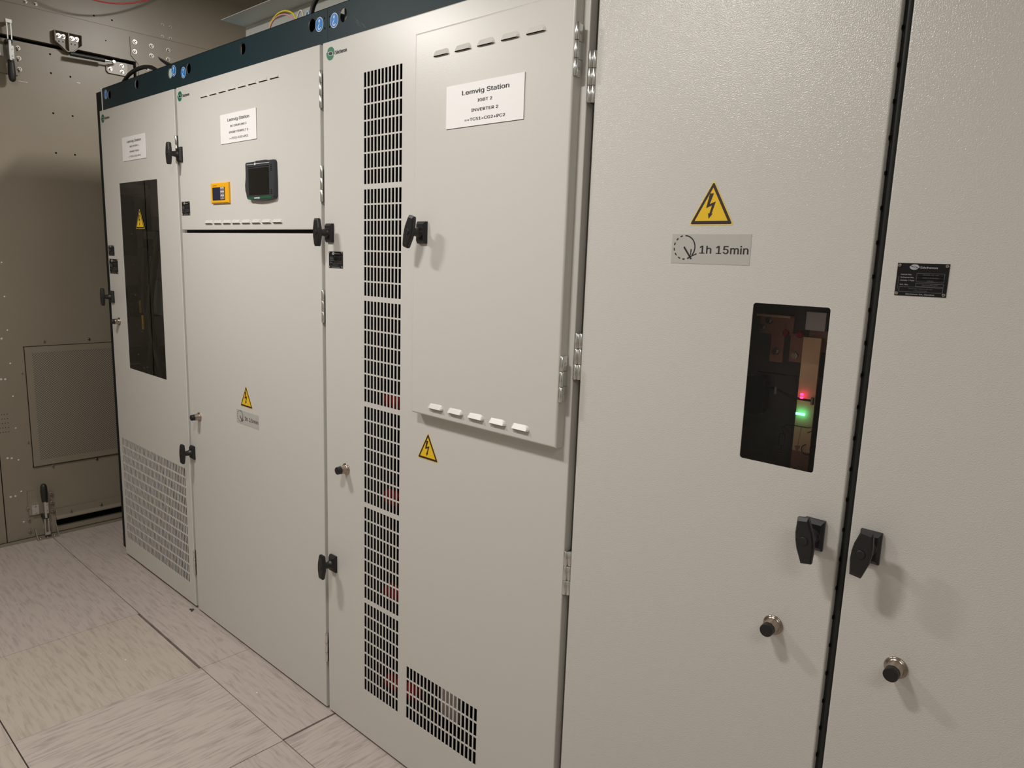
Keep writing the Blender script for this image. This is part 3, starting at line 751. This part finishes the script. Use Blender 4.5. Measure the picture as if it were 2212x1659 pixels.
stroke(b, arc(-.482, 1.212, .010, 100, 330, 14), .0018, yy, 'ink'); stroke(b, arc(-.468, 1.214, .008, 60, 350, 14), .0018, yy, 'ink')
b.build('circuit_marking', E)
b = MB(); b.box(-.60, -.46, .126, .128, 1.3480, 1.3510, 'ink'); b.build('divider_strip', E)
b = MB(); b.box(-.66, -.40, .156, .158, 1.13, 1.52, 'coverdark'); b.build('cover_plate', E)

# ================================================================ the room
def tiles():
    b = MB(); xs = [-1.920 + k * .5865 for k in range(-5, 9)]; ys = [-.190 + k * .6 for k in range(-5, 5)]
    X = lambda k: -1.920 + k * .5865
    rr = random.Random(5)
    for i in range(-5, 8):
        for j in range(-5, 3):
            x0, x1 = X(i), X(i + 1); y0, y1 = -.190 + j * .6, -.190 + (j + 1) * .6
            g0 = g1 = h0 = h1 = .0004
            m = rr.choice(['fl_x1', 'fl_x1', 'fl_y1', 'fl_x2'])
            if j >= 0: m = 'fl_x1'
            if j == 0 and i >= 0: m = 'fl_y1'
            if j == -1: m = {-1: 'fl_y1', -2: 'fl_x2', -3: 'fl_x1', -4: 'fl_x1', 0: 'fl_x1'}.get(i, m)
            if j == -2 and i == -2: m = 'fl_x1'
            if j == -2 and i == -1: m = 'fl_x2'
            if j == -1: h1 = .0026
            if j == -1 and i == -2: h1 = .0095
            if i == -1 and j == 0: g1 = .0080
            if i == -1 and j == -1: g1 = .0026
            if j == -2: h1 = .0034
            if i == -3 and j == -1: g1 = .0016
            if i == -2 and j == 0: g1 = .0012
            x0 = max(x0, XW); 
            if x1 <= XW: continue
            b.box(x0 + g0, x1 - g1, y0 + h0, y1 - h1, -.03, 0, m)
    b.box(XW - .1, 2.8, -3.3, 1.7, -.05, -.03, 'gap')
    return b.build('floor')


struct(tiles())
YB, YF, XR = 1.60, -2.70, 2.60
# end wall: sheet facing +x with the hatch opening and its black shadow gap
WT = Matrix(((0, -1, 0, XW), (1, 0, 0, 0), (0, 0, 1, 0), (0, 0, 0, 1)))   # local x -> world y, local -y -> world +x
b = MB(); b.T = WT
sheet(b, YF, YB, 0.0, ZC, 0.0, [(-1.60, .378, .006, 2.533)], 'wall', .035)
b.box(YF, YB, .035, .045, 0, ZC, 'gap')
b.box(YF, YB, -.0025, 0, 2.682, ZC, 'wall')                       # upper sheet overlaps with a thin step
b.prism([(.352, 2.56), (.388, 2.525), (.388, 2.30), (1.2, 2.30), (1.2, 2.655), (.352, 2.655)], -.0045, 0, 'wallplate')
b.box(YF, YB, -.010, 0, 0, .010, 'wallplate')
wl = struct(b.build('wall_left'))


def bolt(par, y, z, r=.0095, x=0.0045, nm='bolt', mm='steel'):
    b = MB(); b.T = WT
    b.rev((y, -x, z), [(r * 1.25, 0), (r * 1.2, -.0018)], mm, n=18)
    b.rev((y, -x - .0018, z), [(r * .82, 0), (r * .82, -.006), (r * .68, -.0075)], mm, n=16)
    b.rev((y, -x - .0093, z), [(r * .40, 0), (r * .38, -.0003)], 'ink', n=8)
    return b.build(nm, par)


for y, z in ((.3758, 2.632), (.4615, 2.6307), (.5501, 2.629), (.3732, 2.5829), (.4591, 2.5804), (.5478, 2.5803), (.4314, 2.5105)): bolt(wl, y, z)
for y, z in ((.5262, 2.7547), (.5683, 2.7531), (.5233, 2.6947), (.5657, 2.695), (-.1203, 2.7014), (-.0777, 2.7021)): bolt(wl, y, z, .006, .0025, 'screw')
b = MB(); b.T = WT
for y, z in ((.1821, 2.7151), (.2679, 2.7142)): b.rev((y, -.0026, z), [(.0045, 0), (.004, -.0002)], 'gap', n=10)
b.rev((.2328, -.0001, 2.6064), [(.0035, 0), (.003, -.0002)], 'gap', n=10)
b.build('screw_hole', wl)
# hatch leaf
b = MB(); b.T = WT
sheet(b, -.386, .366, .012, 2.516, .004, [(-.158, .24, .036, .100)], 'wall', .03)
b.box(-.386, .366, .006, .010, .10, 2.516, 'wall'); b.box(-.386, -.384, .004, .034, .012, 2.516, 'wall'); b.box(.364, .366, .004, .034, .012, 2.516, 'wall'); b.box(-.386, .366, .004, .034, 2.514, 2.516, 'wall')
for y, z in ((-.0288, 2.4836), (-.0307, 2.394), (.0559, 2.3936), (-.0331, 2.2019), (.0545, 2.2027), (-.0333, 2.009), (.0533, 2.0107)):
    b.rev((y, .0039, z), [(.0048, 0), (.0044, -.0003)], 'gap', n=10)
for k in range(5):
    for j in range(4): b.rev((-.338 - j * .012, .0039, .69 - k * .023), [(.0022, 0), (.002, -.0003)], 'gap', n=8)
b.box(-.1745, -.135, .0030, .0041, 2.3285, 2.3300, 'shine'); b.box(.085, .100, .0030, .0041, 2.3700, 2.3725, 'white')
dr = struct(b.build('door_1'))
for z in (1.6216, 1.4530, 1.2850, 1.1168, .9478, .7786, .6114, .4421, .2722, .1046):
    r = MB(); r.T = WT; r.rev((-.3062, .004, z), [(.0042, 0), (.0034, -.0022), (.0015, -.003)], 'shine', n=10); r.build('rivet', dr)
for y, z in ((-.3342, 1.0764), (-.351, .8716), (-.3335, .8698), (-.353, .4604), (-.3352, .4571), (-.3538, .2525), (-.3334, .2529)):
    r = MB(); r.T = WT; r.rev((y, .004, z), [(.0052, 0), (.0046, -.0008)], 'innerlt', n=10); r.build('rivet', dr)
# neighbouring leaf, left of the frame
b = MB(); b.T = WT; sheet(b, -1.59, -.3885, .012, 2.516, .004, [], 'wall', .03); struct(b.build('door_2'))
b = MB(); b.T = WT; b.box(-1.6, -.262, -.022, -.0105, 0, .014, 'wallplate'); b.box(-.17, .30, -.020, -.0105, 0, .010, 'wallplate'); struct(b.build('trim_1'))

b = MB(); b.box(XR, XR + .05, YF, YB, 0, ZC, 'wallback'); struct(b.build('wall_right'))
b = MB(); b.box(XW, XR, YF - .05, YF, 0, ZC, 'wallback'); struct(b.build('wall_front'))
b = MB(); b.box(XW, XR, YB, YB + .05, 0, ZC, 'wallback'); struct(b.build('wall_back'))
b = MB(); b.box(XW, XR, YF, YB, ZC, ZC + .05, 'ceiling'); struct(b.build('ceiling'))

# vent grille bolted on the hatch
G = thing('vent_grille', 'square perforated vent cover low on the end wall', 'vent', (XW, -.03, .39))
b = MB(); b.T = WT; sheet(b, -.246, .215, .392, 1.031, -.006, [(-.211, .185, .427, .995)], 'wallplate', .003)
b.box(-.246, -.243, -.006, .004, .392, 1.031, 'wallplate'); b.box(.212, .215, -.006, .004, .392, 1.031, 'wallplate'); b.box(-.246, .215, -.006, .004, 1.028, 1.031, 'wallplate'); b.box(-.246, .215, -.006, .004, .392, .395, 'wallplate'); b.build('frame', G)
b = MB(); b.T = WT; b.box(-.213, .187, -.0045, -.001, .425, .997, 'mesh'); lab(b.build('perforated_sheet', G), 'perforated sheet with fine round holes')
for y, z in ((-.1504, 1.0513), (-.2598, .8961), (-.2586, .530), (-.1541, .380), (.06, 1.0513), (.06, .380)): bolt(G, y, z, .006, -.004)

# gas strut, bracket, toggle clamps, bottom rail
S = thing('gas_strut', 'black gas strut with a pale triangular end plate, high on the end wall', 'gas strut', (XW, .16, 2.49))
b = MB(); b.T = WT
b.tube([(.045, -.050, 2.4935), (.205, -.046, 2.4975)], .0105, 'rubber', 14); lab(b.build('cylinder', S), 'glossy black cylinder')
b = MB(); b.T = WT; b.tube([(.205, -.046, 2.4975), (.252, -.044, 2.4985)], .0045, 'chrome', 10); b.rev((.248, -.056, 2.4985), [(.007, 0), (.009, .006), (.007, .014)], 'chrome', n=14); b.tube([(.248, -.044, 2.4985), (.262, -.006, 2.494)], .005, 'chrome', 8); lab(b.build('piston_rod', S), 'chrome piston rod')
b = MB(); b.T = WT; b.prism([(.236, 2.4475), (.322, 2.4475), (.330, 2.456), (.330, 2.505), (.320, 2.5130), (.262, 2.5070), (.226, 2.4860), (.226, 2.459)], -.0065, -.0005, 'innerlt')
ep = b.build('end_plate', S); ep.data.materials.clear(); ep.data.materials.append(mat('pale_grey_plate', (.44, .40, .36), .45)); lab(ep, 'pale grey end plate with three bolts')
for y, z in ((.2444, 2.4687), (.3020, 2.4949), (.3020, 2.4650)): bolt(S, y, z, .0085, .0065)
K = thing('strut_bracket', 'olive six-sided bracket with four bolts, above the black gas strut', 'bracket', (XW, .05, 2.51))
pts = [(.040, 2.506), (.066, 2.506), (.112, 2.548), (.112, 2.598), (-.012, 2.598), (-.012, 2.548)]
b = MB(); b.T = WT; b.prism(pts, -.005, -.0005, 'wallplate')
for i in range(6):
    p, q = Vector(pts[i]), Vector(pts[(i + 1) % 6]); c = Vector((.05, 2.555)); n_ = lambda v: v + (c - v).normalized() * .0035
    pi, qi = n_(p), n_(q)
    b.add([(p.x, -.030, p.y), (q.x, -.030, q.y), (qi.x, -.030, qi.y), (pi.x, -.030, pi.y), (p.x, -.0005, p.y), (q.x, -.0005, q.y), (qi.x, -.005, qi.y), (pi.x, -.005, pi.y)], [(0, 1, 2, 3), (0, 4, 5, 1), (3, 2, 6, 7)], 'wallplate')
b.box(.0495, .0535, -.028, -.005, 2.508, 2.597, 'wallplate')
for y, z in ((.012, 2.552), (.030, 2.553), (.068, 2.551), (.084, 2.551)): b.rev((y, -.0051, z), [(.0030, 0), (.0028, -.0003)], 'gap', n=8)
b.build('housing', K)
for y, z in ((.0115, 2.5785), (.034, 2.5785), (.0715, 2.5785), (.0945, 2.5785)): bolt(K, y, z, .0088, .005)


def clamp(label, y, top, flip):
    """latch: base plate, link bars, chrome lever, black grip; flip=-1 has the grip pointing up"""
    T = thing('toggle_clamp', label, 'clamp', (XW, y, top), 'toggle clamps on the end wall hatch'); s = flip
    zz = lambda d: top - s * d
    def bx(b, y0, y1, a, c, d0, d1, m): b.box(y0, y1, a, c, min(zz(d0), zz(d1)), max(zz(d0), zz(d1)), m)
    b = MB(); b.T = WT; bx(b, y - .065, y + .037, -.006, 0.003, .105, .235, 'wallplate'); b.build('base_plate', T)
    b = MB(); b.T = WT
    bx(b, y - .008, y - .003, -.050, -.044, .0, .085, 'chrome'); bx(b, y + .008, y + .013, -.050, -.044, .005, .085, 'chrome'); bx(b, y - .010, y + .015, -.054, -.030, -.004, .012, 'chrome'); bx(b, y - .004, y + .008, -.030, -.002, .0, .012, 'chrome')
    b.build('hook', T)
    b = MB(); b.T = WT
    bx(b, y - .012, y + .012, -.052, -.006, .085, .100, 'rubber'); bx(b, y - .006, y + .004, -.060, -.020, .092, .180, 'chrome'); bx(b, y + .006, y + .018, -.040, -.010, .110, .168, 'chrome'); bx(b, y - .052, y - .020, -.016, -.006, .108, .160, 'chrome')
    for d in (.115, .152): b.rev((y - .036, -.016, zz(d)), [(.006, 0), (.005, -.004)], 'steel', n=10)
    for d in (.125, .155): b.rev((y + .012, -.040, zz(d)), [(.004, 0), (.0035, -.004)], 'steel', n=10)
    lab(b.build('lever', T), 'chrome lever and pivot')
    b = MB(); b.T = WT; p = [(y + .001, -.045, zz(d)) for d in (.176, .180, .200, .235, .262, .272, .276)]
    b.tube(p, [.010, .0135, .0150, .0165, .0150, .0110, .005], 'rubber', 14); lab(b.build('grip', T), 'black rubber grip')
    for d in (.108, .155, .205): bolt(T, y + .0385 - .006 * 0 + .006, zz(d), .0085, .006)
    return T


clamp('bright toggle clamp high on the end wall, black grip hanging down', -.212, 2.588, 1)
T2 = clamp('toggle clamp at floor level on the end wall, black grip pointing up', -.218, .030, -1)
for y, z in ((-.2832, .1728), (-.2832, .1115), (-.2833, .0497)): bolt(T2, y, z, .0075, 0)
b = MB(); b.T = WT
b.box(-.262, -.160, -.045, -.006, .0, .006, 'wallplate'); b.prism([(-.262, 0), (-.258, 0), (-.258, .062), (-.262, .062)], -.008, -.004, 'wallplate')
for y in (-.262, -.164): b.add([(y, -.004, .006), (y, -.045, .006), (y, -.004, .062), (y + .004, -.004, .006), (y + .004, -.045, .006), (y + .004, -.004, .062)], [(0, 1, 2), (5, 4, 3), (1, 4, 5, 2)], 'wallplate')
b.build('foot_bracket', T2)
for y in (-.245, -.213, -.18):
    q = MB(); q.rev((XW + .032, y, .006), [(.006, 0), (.006, .004), (.003, .004)], 'steel', 'z', 8); q.build('bolt', T2)
Rl = thing('bottom_rail', 'dark olive rail along the foot of the end wall hatch', 'rail', (XW, .03, .1))
b = MB(); b.T = WT; b.box(-.160, .25, -.006, -.001, .098, .142, 'wallplate'); b.add([(-.160, -.006, .104), (.25, -.006, .104), (.25, -.014, .090), (-.160, -.014, .090), (-.160, -.006, .098), (.25, -.006, .098), (.25, -.014, .084), (-.160, -.014, .084)], [(0, 3, 2, 1), (4, 5, 6, 7), (3, 7, 6, 2), (0, 4, 7, 3), (1, 2, 6, 5)], 'wallplate'); b.build('angle_bar', Rl)
for y in (-.087, .064, .2): bolt(Rl, y, .116, .0065, .006)

# ---- on top of the cabinets
b = MB(); b.box(-2.875, -.10, .152, .60, 2.429, 2.431, 'fold'); b.box(-2.875, -.10, .254, .256, 2.268, 2.429, 'fold'); b.box(-2.877, -2.875, .256, .60, 2.268, 2.4292, 'fold')
tag(b.build('cable_duct'), 'pale grey sheet-metal duct with a flat flange, standing on top of the middle cabinets', 'duct')


def wire(P, r, m, label, cat='wire', group=None, nm='wire', n=22):
    b = MB(); b.tube(wobble(P, n), r, m, 8); return tag(b.build(nm), label, cat, group)


TOP = 2.2685                                                        # top of the carcasses: the wires come up behind the rail
def wp(y, pts): return [(x * (1.28 + y) / 1.48, y, max(TOP, 1.556 + (z - 1.556) * (1.28 + y) / 1.48)) for x, z in pts]
GW = 'wires above the split-door cabinet'
wire(wp(.100, [(-2.600, 2.1), (-2.595, 2.369), (-2.573, 2.389), (-2.532, 2.403), (-2.476, 2.4), (-2.425, 2.374), (-2.40, 2.1)]), .0028, 'ywire', 'yellow wire arching over the top edge of the split-door cabinet', group=GW)
wire(wp(.090, [(-2.606, 2.1), (-2.600, 2.357), (-2.575, 2.383), (-2.533, 2.394), (-2.482, 2.389), (-2.434, 2.364), (-2.415, 2.1)]), .0026, 'pink', 'pink wire bundled against the yellow one above the split-door cabinet', group=GW)
wire(wp(.100, [(-2.418, 2.1), (-2.416, 2.350), (-2.400, 2.378), (-2.386, 2.385), (-2.372, 2.370), (-2.362, 2.1)]), .0026, 'wwire', 'whitish wire in a small loop beside the yellow wire', group=GW)
wire(wp(.095, [(-2.360, 2.1), (-2.358, 2.350), (-2.348, 2.371), (-2.338, 2.372), (-2.330, 2.355), (-2.327, 2.1)]), .0032, 'bwire', 'pale blue wire loop beside the thick black cable', group=GW)
wire(wp(.100, [(-2.322, 2.1), (-2.320, 2.355), (-2.303, 2.388), (-2.253, 2.425), (-2.13, 2.52), (-2.0, 2.75), (-1.95, 3.19)]), .0075, 'rubber', 'thick black cable rising in front of the pale duct', 'cable', nm='cable')
wire(wp(.075, [(-4.06, 2.1), (-4.02, 2.350), (-3.925, 2.383), (-3.80, 2.393), (-3.67, 2.380), (-3.55, 2.33), (-3.50, 2.1)]), .0085, 'rubber', 'black cable arching low over the left end cabinet', 'cable', nm='cable')
b = MB(); b.tube(wp(.10, [(-3.585, 2.412), (-3.55, 2.394), (-3.50, 2.374), (-3.42, 2.345), (-3.35, 2.1)]), [.001, .006, .008, .008, .008], 'rubber', 8); tag(b.build('cable'), 'short black cable end sticking up behind the left cabinet', 'cable')
b = MB(); b.box(-3.715, -3.33, .130, .20, TOP, 2.318, 'innergreen'); tag(b.build('terminal_box'), 'grey-green box under the black cable on the left cabinet', 'box')
cab = [(-4.10, y, z) for y, z in ((-.40, 3.02), (-.16, 2.83), (.0, 2.755), (.14, 2.735), (.29, 2.765), (.45, 2.845), (.60, 2.96), (.72, 3.09))]
wire(cab, .0034, 'redwire', 'thin red cable hanging in a bow near the ceiling by the end wall', 'cable', nm='cable', n=40)
# dust and scraps on the floor
b = MB(); r_ = random.Random(11)
for k in range(5): b.tube([(-2.985 + r_.random() * .03, -.010 - r_.random() * .02, .0012) for _ in range(5)], .0007, 'ink', 5)
tag(b.build('lint'), 'dark tuft of lint on the floor by the left cabinet', 'lint')
for x, y, s_ in ((-2.76, -.37, .006), (-2.87, -.42, .004), (-2.22, -.125, .006)):
    b = MB(); b.box(x, x + s_, y, y + s_ * .6, 0, .0012, 'white'); tag(b.build('paper_scrap'), {-.37: 'tiny white scrap on the floor tile, farthest from the cabinets', -.42: 'tiny white scrap on the floor tile beside the joint', -.125: 'tiny white scrap on the floor strip beside the cabinets'}[y], 'scrap', 'scraps on the floor')

# ---- ceiling fittings: the room's light, plus the added fill lamp at the right
for k, (x, y, z, wt) in enumerate(LAMPS):
    L = thing('ceiling_light', ['flat hung lamp in front of the vent column cabinet', 'flat hung lamp in front of the split-door cabinet', 'flat hung lamp above the tops of the left cabinets', 'added fill lamp nearest the right-hand wall'][k], 'lamp', (x, y, z + .01), 'ceiling lamps')
    b = MB(); hx, hy = LAMP_SIZE[k][0] / 2 + .02, LAMP_SIZE[k][1] / 2 + .02; b.box(x - hx, x + hx, y - hy, y + hy, z + .012, z + .05, 'white')
    b.box(x - .01, x + .01, y - .01, y + .01, z + .05, ZC, 'white'); b.build('housing', L)
    b = MB(); b.box(x - hx + .02, x + hx - .02, y - hy + .02, y + hy - .02, z + .006, z + .012, 'lens'); b.build('diffuser', L)
    ld = bpy.data.lights.new('lamp_light', 'AREA'); ld.shape = 'RECTANGLE'; ld.size, ld.size_y = LAMP_SIZE[k]; ld.energy = wt; ld.color = LAMP_COL
    lo = bpy.data.objects.new('lamp_light', ld); C.objects.link(lo); lo.parent = L; lo.location = (0, 0, -.006)
